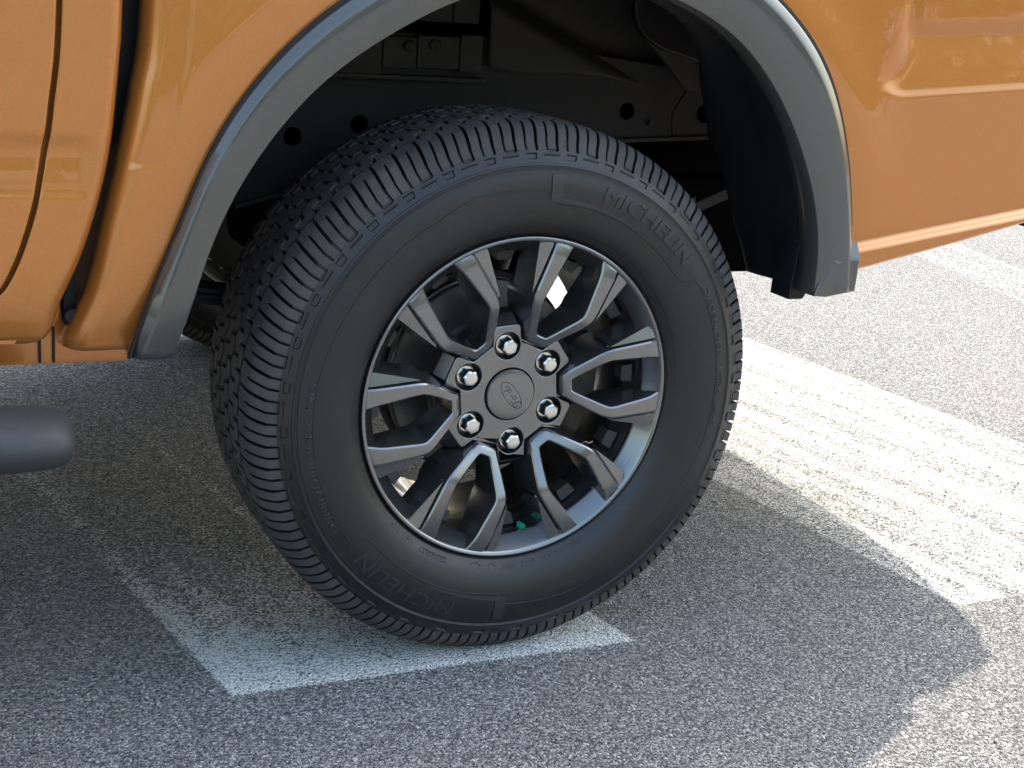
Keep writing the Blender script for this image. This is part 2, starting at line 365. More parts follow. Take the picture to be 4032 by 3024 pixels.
# inner rocker and the parts and dark filler panels in the gap between cab and bed
rk = box('rocker_panel', -1.3, -.520, -.075, .02, .4475, .52, ORANGE, truck, .006)
for x in (-.627, -.611): box('rocker_seam', x, x + .003, -.078, -.07, .451, .495, CHASSIS, rk, .0006)
box('cab_rear_wall', -.60, -.585, -.09, 1.62, .50, 1.2, CHASSIS, truck, .004)
box('cab_gap_dark_panel', -.60, -.49, -.085, -.075, .72, 1.25, PLASTIC, truck, .001)  # added black panel, the gap's shade put into its colour
box('cab_gap_brown_panel', -.60, -.49, -.070, -.060, .524, .725, BROWN, truck, .001)  # added brown panel, shade of the lower gap in its colour
box('cab_gap_sun_block', -.61, -.48, -.075, 1.62, 1.20, 1.21, PLASTIC, truck, .001)  # added strip, keeps the sun from falling into the gap
tube('drain_grommet', [(-.592, -.105, .515), (-.592, -.085, .515)], [.008, .007], CHASSIS, truck, 16)

# bed box, tailgate, bumper: out of frame, they throw the shadow seen on the ground
box('bed_front_wall', -.52, -.49, -.06, 1.60, .62, 1.18, ORANGE, truck, .004)
box('bed_floor', -.50, 1.04, -.125, 1.64, 1.03, 1.05, PRIMER, truck, .003)
box('bed_front_panel', -.50, -.46, .24, 1.62, .56, 1.04, PRIMER, truck, .003)
box('bed_outer_skin', -.50, 1.07, 1.62, 1.66, .55, 1.2, ORANGE, truck, .003)
box('bed_rail_cap', -.505, 1.07, -.12, .02, 1.20, 1.235, PLASTIC, truck, .01)
box('tailgate', 1.03, 1.07, -.10, 1.60, .60, 1.2, ORANGE, truck, .01)
bo = [(1.06, -.115), (1.10, -.137), (1.167, -.103), (1.228, -.04), (1.257, .056), (1.297, .219), (1.3175, .386), (1.325, .75), (1.3175, 1.11), (1.297, 1.28), (1.257, 1.45), (1.228, 1.54), (1.167, 1.60), (1.10, 1.64), (1.06, 1.62), (1.20, 1.5), (1.22, .75), (1.20, .05)]
bm = bmesh.new(); lo = [bm.verts.new((x, y, .55)) for x, y in bo]; hi = [bm.verts.new((x, y, .64)) for x, y in bo]; n = len(bo)
bm.faces.new(lo[::-1]); bm.faces.new(hi)
for i in range(n): bm.faces.new((lo[i], lo[(i + 1) % n], hi[(i + 1) % n], hi[i]))
bm_obj('rear_bumper', bm, PLASTIC, truck, bevel=.006)

# ------------------------------------------------------------------ wheel well
# frame rail with kick-up over the axle and its holes
rail = [(-.95, .50), (-.95, .40), (-.62, .40), (-.42, .455), (-.30, .578), (-.204, .604), (-.05, .650), (.14, .682), (.347, .688), (.60, .700), (1.08, .70), (1.08, .80), (.52, .80), (.1, .84), (-.15, .84), (-.27, .79), (-.40, .60), (-.62, .52)]
holes = [(-.213, .680, .0135), (-.109, .700, .0135), (.355, .734, .0135), (.505, .734, .015)]
fr = prism('frame_rail', rail, .28, .288, CHASSIS, truck, .0015, holes)
prism('rail_inner', [(x * .998, .405 + (z - .40) * .985) for x, z in rail], .335, .345, SHADE_BLACK, truck, .001)
bm = bmesh.new()
lipP = [(-.300, .573), (-.204, .599), (-.05, .645), (.14, .677), (.347, .683), (.60, .695), (1.0, .695)]
prev = None
for x, z in lipP:
    cur = [bm.verts.new((x, .272, z)), bm.verts.new((x, .345, z)), bm.verts.new((x, .345, z + .006)), bm.verts.new((x, .272, z + .006))]
    if prev:
        for k in range(4): bm.faces.new((prev[k], prev[(k + 1) % 4], cur[(k + 1) % 4], cur[k]))
    prev = cur
bm_obj('rail_flange', bm, PRIMER, truck)
tube('brake_line', catmull([(.50, .262, .81), (.455, .258, .775), (.43, .256, .735), (.435, .262, .70)], 8).tolist(), .0022, PLASTIC, truck, 8)
for x, z in ((.02, .70), (.20, .72), (-.26, .66), (.40, .715)): tube('rail_bolt', [(x, .281, z), (x, .273, z), (x, .272, z)], [.006, .006, .004], PRIMER, truck, 6)
# bed underside: seven grey floor panels with joints, with two bolts
for x0, x1, z0, z1 in [(-.166, -.085, .778, .832), (-.083, -.030, .789, .834), (-.028, .040, .790, .838), (.042, .078, .786, .842), (-.24, -.168, .770, .826), (-.12, -.020, .858, .93), (-.018, .035, .858, .94), (.037, .080, .858, .945)]:
    y = .262 if z0 < .85 else .285
    box('floor_panel', x0, x1, y, y + .02, z0, z1, PRIMER, truck, .002)
box('floor_backing', -.45, .62, .36, .37, .70, 1.03, SHADE_BLACK, truck, .001)
box('floor_ledge', -.22, .085, .255, .28, .772, .778, PRIMER, truck, .001)
for x, z in ((-.043, .822), (-.002, .825)): tube('floor_bolt', [(x, .264, z), (x, .256, z), (x, .254, z)], [.009, .009, .006], CHASSIS, truck, 20)
# smooth inner wheelhouse pressing with a wavy lower edge
lowx = np.array([.088, .10, .144, .226, .30, .347, .429, .60]); lowz = np.array([.80, .793, .788, .794, .790, .783, .768, .765])
Pw = np.zeros((60, 40, 3))
for i, x in enumerate(np.linspace(.090, .60, 60)):
    zl = np.interp(x, lowx, lowz)
    for j, tt in enumerate(np.linspace(0, 1, 40)):
        z = zl + tt * (1.02 - zl); Pw[i, j] = (x, .262 + .05 * sstep(z - (x - .09) * -.45, .885, .93) + .03 * tt * tt - .012 * (1 - tt) * math.sin((x - .09) * 9), z)
grid_obj('inner_wheelhouse', Pw, PRIMER, truck, thick=.002)
br = catmull([(.335, .93), (.333, .868), (.38, .825), (.429, .776)], 4).tolist() + [(.537, .777), (.534, .812), (.47, .820)] + catmull([(.421, .832), (.395, .842), (.375, .862), (.368, .89), (.365, .93)], 4).tolist()
prism('bed_bracket', br, .225, .235, PRIMER, truck, .001)
tube('fuel_filler_pipe', catmull([(.62, .13, .84), (.53, .10, .875), (.45, .12, .91), (.36, .16, .97)], 8).tolist(), .058, PLASTIC, truck, 20)
# black arch liner: sweeps from the flare lip inwards
LN = FI.copy()
Pl = np.zeros((150, 26, 3))
for k, v in enumerate(np.linspace(0, 1, 26)):
    y = -.150 + v * (.150 + np.interp(LN[:, 1], [.50, .53, .60, .72, .80, .86, .92], [-.02, .0, .05, .078, .038, -.03, -.09]))
    c = np.array([0.0, .52]); d = LN - c; nrm = np.linalg.norm(d, axis=1, keepdims=True)
    rip = .006 * np.sin(v * 9) + .012 * v
    Q = c + d * (1 + (.010 - rip * .6) / nrm)
    Pl[:, k, 0] = Q[:, 0]; Pl[:, k, 1] = y; Pl[:, k, 2] = Q[:, 1]
grid_obj('arch_liner', Pl[86:], PLASTIC, truck, thick=.003)
bm = bmesh.new()
prism('liner_lip', [(.423, .5115), (.448, .5115), (.455, .522), (.455, .60), (.436, .66), (.430, .60), (.424, .535)], -.125, -.078, PLASTIC, truck, .001)
# leaf spring, axle, shock absorber
def arc_leaf(name, x0, x1, z0, zc, z1, y0, y1, th, parent):
    xs = np.linspace(x0, x1, 25); zs = catmull([(x0, z0), ((x0 + x1) / 2 , zc), (x1, z1)], 12)[:, 1]
    bm = bmesh.new(); prev = None
    for x, z in zip(xs, zs):
        cur = [bm.verts.new((x, y0, z)), bm.verts.new((x, y1, z)), bm.verts.new((x, y1, z + th)), bm.verts.new((x, y0, z + th))]
        if prev:
            for k in range(4): bm.faces.new((prev[k], prev[(k + 1) % 4], cur[(k + 1) % 4], cur[k]))
        else: bm.faces.new(cur)
        prev = cur
    bm.faces.new(prev[::-1]); return bm_obj(name, bm, CHASSIS, parent)
for k in range(4):
    s = 1 - k * .16
    arc_leaf('leaf_spring', -.62 * s, .66 * s, .50 - .022 * k, .445 - k * .010, .66 - .030 * k, .19, .25, .009, truck)
tube('rear_axle', [(0, .16, .378), (0, 1.40, .378)], .042, CHASSIS, truck, 24)
lathe('differential_housing', [(.0, .70), (.08, .71), (.13, .75), (.13, .85), (.08, .90), (0, .91)], CHASSIS, truck, 32, 0, .378)
tube('shock_absorber', [(.10, .30, .33), (.28, .34, .86)], .024, CHASSIS, truck, 16)
tube('exhaust_pipe', catmull([(-.9, .55, .50), (-.3, .60, .55), (.1, .62, .66), (.6, .50, .58), (1.1, .45, .52)], 6).tolist(), .032, SHADE_BLACK, truck, 16)
lathe('spare_tyre', [(.20, .0), (.30, -.09), (.36, -.09), (.38, -.05), (.38, .05), (.36, .09), (.30, .09), (.20, 0)], SHADE_BLACK, truck, 48).matrix_world = Matrix.Translation((.72, .78, .70)) @ Matrix.Rotation(math.pi / 2, 4, 'X')

box('underbody_light_block', -.15, .90, .50, .92, .400, .62, SHADE_BLACK, truck, .03)  # added black box, blocks sunlit ground behind the wheel
prism('wheelhouse_shroud', [(.300, 1.02), (.305, .892), (.316, .868), (.334, .853), (.361, .840), (.42, .826), (.467, .812), (.475, .782), (.62, .782), (.62, 1.02)], .200, .215, PLASTIC, truck, .004)
box('rear_gap_light_block', 1.02, 1.24, -.08, 1.60, .60, .68, PLASTIC, truck, .004)  # added filler, stops sun passing between bumper and body
prism('rear_corner_filler', [(.98, .58), (1.06, .58), (1.06, .74), (.98, .74)], -.135, -.05, ORANGE, truck, .004)  # added filler, closes a lit notch in the corner's shadow
# side step bar ending left of the wheel
st = catmull([(-1.5, 0, 0), (-.78, 0, 0), (-.70, 0, 0), (-.655, 0, -.001)], 6)
Ps = []
def oval(x, sc, zoff=0): return [(x, -.205 + sc * .062 * math.cos(a), .402 + zoff + sc * .034 * math.sin(a) * (1.0 if math.sin(a) > 0 else 1.05)) for a in np.linspace(0, 2 * np.pi, 40, endpoint=False)]
xs = [-1.6, -.9, -.71, -.67, -.645, -.629, -.619, -.612, -.609]; scs = [1, 1, 1, .99, .96, .90, .80, .62, .30]
Pz = np.array([oval(x, s) for x, s in zip(xs, scs)]).transpose(1, 0, 2)
grid_obj('side_step', Pz, STEP, truck, closed_u=True)
for x in (-1.3, -.86): box('step_bracket', x, x + .05, -.17, .05, .41, .435, PLASTIC, truck, .004)

# ------------------------------------------------------------------ wheel
ZC = .378; NP = 72
HALF = catmull([(0, .3817), (.03, .3815), (.06, .3808), (.085, .3790), (.098, .3758), (.108, .3695), (.117, .3605), (.1228, .350), (.1292, .338), (.1350, .3262), (.1360, .3235), (.1368, .319), (.1398, .305), (.1405, .290), (.1380, .27), (.1315, .252), (.1235, .240), (.1168, .2335), (.112, .2300), (.104, .222)], 10)
arcH = np.r_[0, np.cumsum(np.linalg.norm(np.diff(HALF, axis=0), axis=1))]
def half_at(a): return np.interp(a, arcH, HALF[:, 0]), np.interp(a, arcH, HALF[:, 1])
A_RIDGE = float(np.interp(-.3262, -HALF[:, 1], arcH))
aa = np.unique(np.sort(np.r_[np.arange(0, .1560, .0015), np.linspace(.1562, .1680, 16), np.linspace(.169, arcH[-1], 56)]))
ab = np.r_[np.arange(.0015, .071, .0015), np.arange(.075, .17, .005), np.linspace(.18, arcH[-1], 16)]
a_all = np.r_[-aa[::-1], ab]
NT = NP * 42
ph = (np.arange(NT) / NT * NP)                                     # pitch units
AL, PH = np.meshgrid(a_all, ph % 1.0, indexing='xy')             # (NT, na)
PAR = np.broadcast_to((np.floor(ph) % 2)[:, None], PH.shape)       # alternate pitches differ at the shoulder
aab = np.abs(AL); pitch = 2 * math.pi * .378 / NP
def dist_phase(p, c): d = np.abs(p - c) % 1.0; return np.minimum(d, 1 - d) * pitch
def slot(d, w): return 1 - sstep(d, w * .5 - .0003, w * .5 + .0004)
dep = np.zeros_like(AL)
cv = .30 * np.clip((aab - .066) / .06, 0, 1) ** 1.3
sg = np.where(AL < 0, 1, -1)
gA = slot(dist_phase(PH - sg * cv, .0), .0034) * sstep(aab, .066, .068) * (1 - sstep(aab, .1395, .1410))
gB = slot(dist_phase(PH - sg * cv, .5), .0023) * sstep(aab, .086, .089) * (1 - sstep(aab, .1385, .1400))
fade = np.where(aab < .110, .0090, .0090 - .0045 * np.clip((aab - .110) / .03, 0, 1))
dep = np.maximum(dep, np.maximum(gA * fade, gB * fade * .85))
P2 = (ph[:, None] - sg * cv) % 2.0                                 # U-shaped link every second pitch
dep = np.maximum(dep, slot(np.abs(aab - .1400), .0026) * ((P2 > 1.0) & (P2 < 1.5)) * .0026)
trap = (P2 > .02 + (aab - .142) * 8) & (P2 < .60 - (aab - .142) * 8)  # shallow trapezoid recess under the plain lugs
dep = np.maximum(dep, trap * slot(np.abs(aab - .1490), .0075) * .0020)
lowe = ((P2 > .9) & (P2 < 1.7)); dep = np.maximum(dep, lowe * slot(np.abs(aab - .1465), .0016) * .0012)
# longitudinal grooves and Z-shaped slots across the ribs
tri = np.abs(PH * 2 - 1) - .5
dep = np.maximum(dep, slot(np.abs(aab - .0655 - .004 * tri), .0046) * .0100)
dep = np.maximum(dep, slot(np.abs(aab - .023 - .010 * tri), .0046) * .0100)
for lo_, hi_, p0 in ((.025, .064, .1), (-.021, .021, .45)):
    m_ = (lo_ + hi_) / 2
    AB = aab if lo_ > 0 else AL
    z1 = slot(dist_phase(PH - (AB - lo_) * 3, p0), .0044) * (AB > lo_) * (AB < m_ + .001)
    z2 = slot(dist_phase(PH - (AB - m_) * 3, p0 + .5), .0044) * (AB > m_ - .001) * (AB < hi_)
    q_ = (PH - p0) % 1.0; z3 = slot(np.abs(AB - m_), .0046) * (q_ > .04) * (q_ < .52)
    dep = np.maximum(dep, np.maximum(np.maximum(z1, z2), z3) * .0085)
for s_ in (.28, .62):
    zz = slot(dist_phase(PH - sg * cv - .05 * np.sign(np.sin(aab * 1100)), s_), .0014) * (aab > .070) * (aab < .096); dep = np.maximum(dep, zz * .0018)
yy, rr = half_at(aab); y2, r2 = half_at(np.minimum(aab + 1e-4, arcH[-1])); y1, r1 = half_at(np.maximum(aab - 1e-4, 0))
ty, tr = y2 - y1, r2 - r1; ln = np.hypot(ty, tr) + 1e-12
# outward normal in the (y, r) half plane is (-tr, ty)
ny_, nr_ = -tr / ln, ty / ln
# fine mould steps on the sidewall: rim guard line, recessed band inside the ridge
step = .0009 * (slot(np.abs(rr - .3235), .0022)) + .0006 * slot(np.abs(rr - .2415), .0016) * (aab > .2) + .0006 * slot(np.abs(rr - .2375), .0014) * (aab > .2)
dep = dep + step - .0013 * slot(np.abs(rr - .3275), .0026) * (aab > .12)
ycoord = np.sign(AL) * (yy - ny_ * dep); rad = rr - nr_ * dep
TH = (np.arange(NT) / NT * 2 * math.pi)[:, None]
tyreP = np.stack([rad * np.cos(TH), ycoord, rad * np.sin(TH)], -1)
flatz = -(ZC - .0005)                                              # contact patch pressed flat, walls bulging slightly
low = np.clip(-tyreP[..., 2] - .30, 0, 1) / .08
tyreP[..., 1] += np.sign(tyreP[..., 1]) * .004 * np.clip(low, 0, 1) ** 2
tyreP[..., 2] = np.maximum(tyreP[..., 2], flatz)
wheelroot = lathe('wheel', [(.2298, -.108), (.2299, -.1165), (.2292, -.1186), (.2278, -.1193), (.2255, -.1188), (.2236, -.1172), (.2225, -.1150), (.2078, -.0955), (.2064, -.0925), (.2070, -.089), (.2110, -.080), (.2060, -.066), (.2020, -.050), (.199, -.02), (.1975, .09), (.204, .100), (.212, .108), (.222, .112), (.229, .114), (.2295, .108), (.215, .103), (.204, .085), (.204, -.03), (.214, -.095), (.2298, -.108)], RIMM, truck, 192)
wheelroot.location = (0, 0, ZC)
tyre = grid_obj('tyre', tyreP, RUBBER, wheelroot, closed_u=True, auto=38)
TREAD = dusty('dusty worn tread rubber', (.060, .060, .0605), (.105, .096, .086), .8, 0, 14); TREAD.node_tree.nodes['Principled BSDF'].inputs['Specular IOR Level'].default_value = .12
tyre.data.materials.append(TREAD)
deep = np.maximum(np.maximum(dep[:, 1:], dep[:, :-1]), np.roll(np.maximum(dep[:, 1:], dep[:, :-1]), -1, 0)) > .0028     # black rubber in the grooves puts their shade into the colour
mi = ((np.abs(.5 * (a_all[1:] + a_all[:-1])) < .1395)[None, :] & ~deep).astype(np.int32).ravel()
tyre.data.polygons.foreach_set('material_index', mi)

# double spokes
ROT = 6.67
def smooth_pairs(A, B, it=2):
    for _ in range(it):
        na, nb = [A[0]], [B[0]]
        for i in range(len(A) - 1):
            w = .22
            na += [A[i] * (1 - w) + A[i + 1] * w, A[i] * w + A[i + 1] * (1 - w)]; nb += [B[i] * (1 - w) + B[i + 1] * w, B[i] * w + B[i + 1] * (1 - w)]
        A, B = na + [A[-1]], nb + [B[-1]]
    return A, B
half = [  # outer (u, v, y), inner (u, v, y)
    ((.2238, .0537, -.1160), (.2238, .0252, -.1160)),
    ((.2190, .0537, -.1168), (.2185, .0262, -.1168)),
    ((.2030, .0534, -.1203), (.2030, .0298, -.1203)),
    ((.1720, .0522, -.1205), (.1720, .0323, -.1205)),
    ((.1440, .0514, -.1206), (.1455, .0345, -.1207)),
    ((.1310, .0478, -.1178), (.1370, .0330, -.1190)),
    ((.1080, .0336, -.1055), (.1130, .0202, -.1065)),
    ((.0860, .0199, -.0930), (.0960, .0106, -.0985)),
    ((.0787, .0150, -.0903), (.0921, .0078, -.0969)),
    ((.0780, .0060, -.0900), (.0918, .0030, -.0968))]
fullA = [np.array(a) for a, b in half] + [np.array(a) * [1, -1, 1] for a, b in half[::-1]]
fullB = [np.array(b) for a, b in half] + [np.array(b) * [1, -1, 1] for a, b in half[::-1]]
A_, B_ = smooth_pairs(fullA, fullB, 1)
nS = len(A_); secs = []
for i in range(nS):
    a, b = A_[i], B_[i]; w = (b - a); wl = np.linalg.norm(w[:2]); d = w / wl
    u = a[0]; back = -.052 if u < .15 else -.052 - .020 * min(1, (u - .15) / .05)
    dro = .009 if u > .10 else .003
    dri = .0035
    fa, fb = a + d * .0021, b - d * .0021
    row = [np.array([*(a[:2] - d[:2] * dro), back]), np.array([*(a[:2] - d[:2] * .0012), a[2] + .007]), a + [0, 0, .0019], fa, .5 * (fa + fb) + [0, 0, -.0003], fb, b + [0, 0, .0019], np.array([*(b[:2] + d[:2] * .0010), b[2] + .007]), np.array([*(b[:2] + d[:2] * dri), back])]
    secs.append(row)
sp = np.array(secs)                                                # (nS, 9, 3) in u, v, y
def lip_clamp(P, lim=.2246):
    P = P.copy(); over = np.hypot(P[..., 0], P[..., 2]) > lim
    P[..., 0] = np.where(over, np.sqrt(np.maximum(lim ** 2 - P[..., 2] ** 2, 0)), P[..., 0]); return P
spP = lip_clamp(np.stack([sp[..., 0], sp[..., 2], sp[..., 1]], -1))
fin_bm = bmesh.new()
def fin(sgn):
    top = [(.142, .0547, -.1165), (.176, .0655, -.1140), (.2070, .0745, -.1110), (.2190, .0770, -.1135), (.2232, .0762, -.1145), (.2232, .0572, -.1150), (.2120, .0568, -.1160)]
    bot = [(u, v + (.007 if k < 3 else 0), -.070) for k, (u, v, y) in enumerate(top)]
    T = [fin_bm.verts.new((u, y, sgn * v)) for u, v, y in top]; B = [fin_bm.verts.new((u, y, sgn * v)) for u, v, y in bot]
    n = len(T); fin_bm.faces.new(T if sgn > 0 else T[::-1])
    for i in range(n):
        j = (i + 1) % n; f = (T[i], B[i], B[j], T[j]); fin_bm.faces.new(f if sgn > 0 else f[::-1])
    g = [fin_bm.verts.new((u, y, sgn * v)) for u, v, y in [(.140, .0505, -.108), (.222, .0520, -.110), (.222, .0590, -.110), (.142, .0555, -.108)]]   # groove floor
    fin_bm.faces.new(g)
fin(1); fin(-1)
bmesh.ops.bevel(fin_bm, geom=[e for e in fin_bm.edges if len(e.link_faces) == 2 and e.calc_face_angle(0) > .5], offset=.0011, segments=2, profile=.6, affect='EDGES')
bmesh.ops.recalc_face_normals(fin_bm, faces=fin_bm.faces)
fin_me = bpy.data.meshes.new('spoke_fin'); fin_bm.to_mesh(fin_me); fin_bm.free()
fv = np.array([v.co[:] for v in fin_me.vertices]); ff = [tuple(p.vertices) for p in fin_me.polygons]
idx = np.arange(nS * 9).reshape(nS, 9)
faces = [(idx[i, j], idx[i, j + 1], idx[i + 1, j + 1], idx[i + 1, j]) for i in range(nS - 1) for j in range(8)]
faces += [tuple(idx[0, ::-1]), tuple(idx[-1, :])]
# web across the root of the spoke, behind the bend
V = np.vstack([spP.reshape(-1, 3), lip_clamp(fv)]); faces += [tuple(k + nS * 9 for k in f) for f in ff]
spoke0 = mesh_obj('spoke', V, faces, RIMM, wheelroot, auto=26)
bm = bmesh.new(); bm.from_mesh(spoke0.data); bmesh.ops.recalc_face_normals(bm, faces=bm.faces); bm.to_mesh(spoke0.data); bm.free()
spoke0.rotation_euler = (0, -math.radians(ROT), 0)
for k in range(1, 6):
    o = spoke0.copy(); C.objects.link(o); o.parent = wheelroot; o.rotation_euler = (0, -math.radians(ROT + 60 * k), 0)

# hub: lobed plate with six pockets
def pol(ang, u, v):
    a = math.radians(ang); return (u * math.cos(a) - v * math.sin(a), u * math.sin(a) + v * math.cos(a))
hub = []
for k in range(6):
    ps = ROT + 30 + 60 * k
    hub += [pol(ps, .0725, -.0220), pol(ps, .0800, -.0213), pol(ps, .0955, -.0208), pol(ps, .0985, -.0190), pol(ps, .0995, -.0150), pol(ps, .0995, .0150), pol(ps, .0985, .0190), pol(ps, .0955, .0208), pol(ps, .0800, .0213), pol(ps, .0725, .0220)]
    hub += [pol(ps + 30, .0742, -.0120), pol(ps + 30, .0742, .0120)]
lug = [pol(ROT + 30 + 60 * k, .06985, 0) for k in range(6)]
prism('hub_plate', hub, -.0835, -.040, RIMM, wheelroot, .0016, [(x, z, .0192) for x, z in lug])
lathe('hub_barrel', [(0, -.064), (.091, -.064), (.094, -.060), (.10, -.040), (.10, -.020), (0, -.020)], RIMM, wheelroot, 96)
for k in range(6):   # sloping outer end of every lobe
    bm = bmesh.new(); ps = ROT + 30 + 60 * k
    pts = [(.0998, -.017, -.0790), (.0998, .017, -.0790), (.1120, .0165, -.0640), (.1120, -.0165, -.0640), (.1150, -.016, -.045), (.1150, .016, -.045), (.0985, -.0175, -.0450), (.0985, .0175, -.045)]
    vs = [bm.verts.new((pol(ps, u, v)[0], y, pol(ps, u, v)[1])) for u, v, y in pts]
    for f in [(0, 1, 2, 3), (3, 2, 5, 4), (0, 3, 4, 6), (1, 7, 5, 2), (6, 4, 5, 7), (0, 6, 7, 1)]: bm.faces.new([vs[i] for i in f])
    bm_obj('hub_lobe_end', bm, RIMM, wheelroot, bevel=.0012)
for x, z in lug:
    ring = lathe('lug_pocket', [(.0192, -.0835), (.0186, -.0825), (.0178, -.062), (.0, -.061)], PLASTIC, wheelroot, 40, x, z)
# lug nut: flanged seat, hexagonal body, bright domed tip
def nut(x, z, tw):
    bm = bmesh.new()
    def ring(r, y, n=12, hexa=False):
        out = []
        for k in range(n):
            a = 2 * math.pi * k / n + tw; rr_ = r
            if hexa: rr_ = r * math.cos(math.pi / 6) / math.cos(((a - tw + math.pi / 6) % (math.pi / 3)) - math.pi / 6) if hexa else r
            out.append(bm.verts.new((x + rr_ * math.cos(a), y, z + rr_ * math.sin(a))))
        return out
    R_ = [ring(.0138, -.0615, 24), ring(.0140, -.0700, 24), ring(.0131, -.0725, 24), ring(.0120, -.0727, 24, True), ring(.0119, -.0885, 24, True), ring(.0112, -.0912, 24, True), ring(.0086, -.0928, 24), ring(.0050, -.0936, 24)]
    for a, b in zip(R_, R_[1:]):
        for k in range(24): bm.faces.new((a[k], a[(k + 1) % 24], b[(k + 1) % 24], b[k]))
    bm.faces.new(R_[-1]); return bm_obj('lug_nut', bm, CHROME, wheelroot, smooth=True, auto=24)
for k, (x, z) in enumerate(lug): nut(x, z, .3 + k * .55)
# centre cap with the raised oval emblem
lathe('centre_cap', [(.0362, -.080), (.0362, -.0865), (.0352, -.0882), (.030, -.0893), (.018, -.0899), (0, -.0902)], RIMM, wheelroot, 72)
lathe('cap_gap', [(.0385, -.0838), (.0363, -.0838)], SHADE_BLACK, wheelroot, 72)
def ribbon(name, polys, w, place, m, parent, h=.0005):
    """polylines in local x, y turned into low raised ribs; place(x, y, h) -> 3D"""
    V, F = [], []
    for P in polys:
        P = np.array(P, float); n = len(P); T = np.gradient(P, axis=0); T /= np.linalg.norm(T, axis=1, keepdims=True) + 1e-12; Nn = np.stack([-T[:, 1], T[:, 0]], -1)
        b0 = len(V)
        for k in range(n):
            for off, hh in ((-.5, 0), (-.32, h), (.32, h), (.5, 0)):
                q = P[k] + Nn[k] * off * w; V.append(place(q[0], q[1], hh))
        for k in range(n - 1):
            for j in range(3): F.append((b0 + k * 4 + j, b0 + k * 4 + j + 1, b0 + k * 4 + 5 + j, b0 + k * 4 + 4 + j))
    return mesh_obj(name, V, F, m, parent, smooth=False)
eA = math.atan2(-.038, .030)                                       # major axis: upper left to lower right
def cap_place(x, y, h):
    a = eA + math.pi                                                # text runs from lower right up to upper left
    X = x * math.cos(a) - y * math.sin(a); Z = x * math.sin(a) + y * math.cos(a)
    return (X, -.0899 - h + .010 * (X * X + Z * Z) ** .5 * .08, Z)
ov = [(.0238 * math.cos(a), .0098 * math.sin(a)) for a in np.linspace(0, 2 * math.pi, 61)]
script = [catmull([(-.0185, .0010), (-.0190, .0040), (-.0165, .0058), (-.0110, .0052), (-.0040, .0054)], 6), catmull([(-.0125, .0052), (-.0138, .0010), (-.0150, -.0030), (-.0175, -.0048), (-.0195, -.0036)], 6), catmull([(-.0158, .0005), (-.0125, .0012), (-.0105, .0006)], 5),
          catmull([(-.0065, .0012), (-.0090, -.0002), (-.0088, -.0032), (-.0062, -.0040), (-.0042, -.0020), (-.0050, .0008), (-.0065, .0012)], 5),
          catmull([(-.0035, .0010), (-.0018, .0012), (-.0020, -.0018), (-.0030, -.0040)], 5), catmull([(-.0018, -.0005), (.0000, .0014), (.0018, .0012), (.0026, .0002)], 5),
          catmull([(.0088, .0008), (.0062, .0008), (.0044, -.0018), (.0056, -.0040), (.0082, -.0026), (.0096, .0006), (.0120, .0056)], 6), catmull([(.0120, .0056), (.0102, -.0002), (.0096, -.0030), (.0112, -.0042), (.0140, -.0030), (.0165, .0004)], 6)]
EMB = mat('emblem groove', (.03, .03, .032), .5)
ribbon('cap_emblem', [ov] + [s.tolist() for s in script], .0011, cap_place, EMB, wheelroot, .0003)
# valve
prism('valve_shade_disc', [(pol(-80.5, .216, 0)[0] + .011 * math.cos(a), pol(-80.5, .216, 0)[1] + .011 * math.sin(a)) for a in np.linspace(0, 2 * math.pi, 24, endpoint=False)], -.072, -.060, SHADE_BLACK, wheelroot, .001)  # solid dark disc, shade of the valve recess put into its colour
vx, vz = pol(-79.0, .2085, 0)
tube('valve_stem', [(vx - .004, -.052, vz - .006), (vx, -.072, vz)], .0032, PLASTIC, wheelroot, 12)
tube('valve_cap', [(vx - .0008, -.068, vz - .001), (vx, -.0805, vz), (vx + .0002, -.0822, vz)], [.0054, .0052, .0038], GREEN, wheelroot, 16)
# cast pads inside the barrel
for k in range(12):
    bm = bmesh.new(); ps = ROT + 30 * k - 2
    pts = [(.188, -.011, -.066), (.188, .011, -.066), (.203, .013, -.070), (.203, -.013, -.070), (.192, -.011, -.036), (.192, .011, -.036), (.203, .013, -.034), (.203, -.013, -.034)]
    vs = [bm.verts.new((pol(ps, u, v)[0], y, pol(ps, u, v)[1])) for u, v, y in pts]
    for f in [(0, 1, 2, 3), (0, 4, 5, 1), (4, 7, 6, 5), (0, 3, 7, 4), (1, 5, 6, 2)]: bm.faces.new([vs[i] for i in f])
    bm_obj('rim_pad', bm, PADD, wheelroot, bevel=.0012)

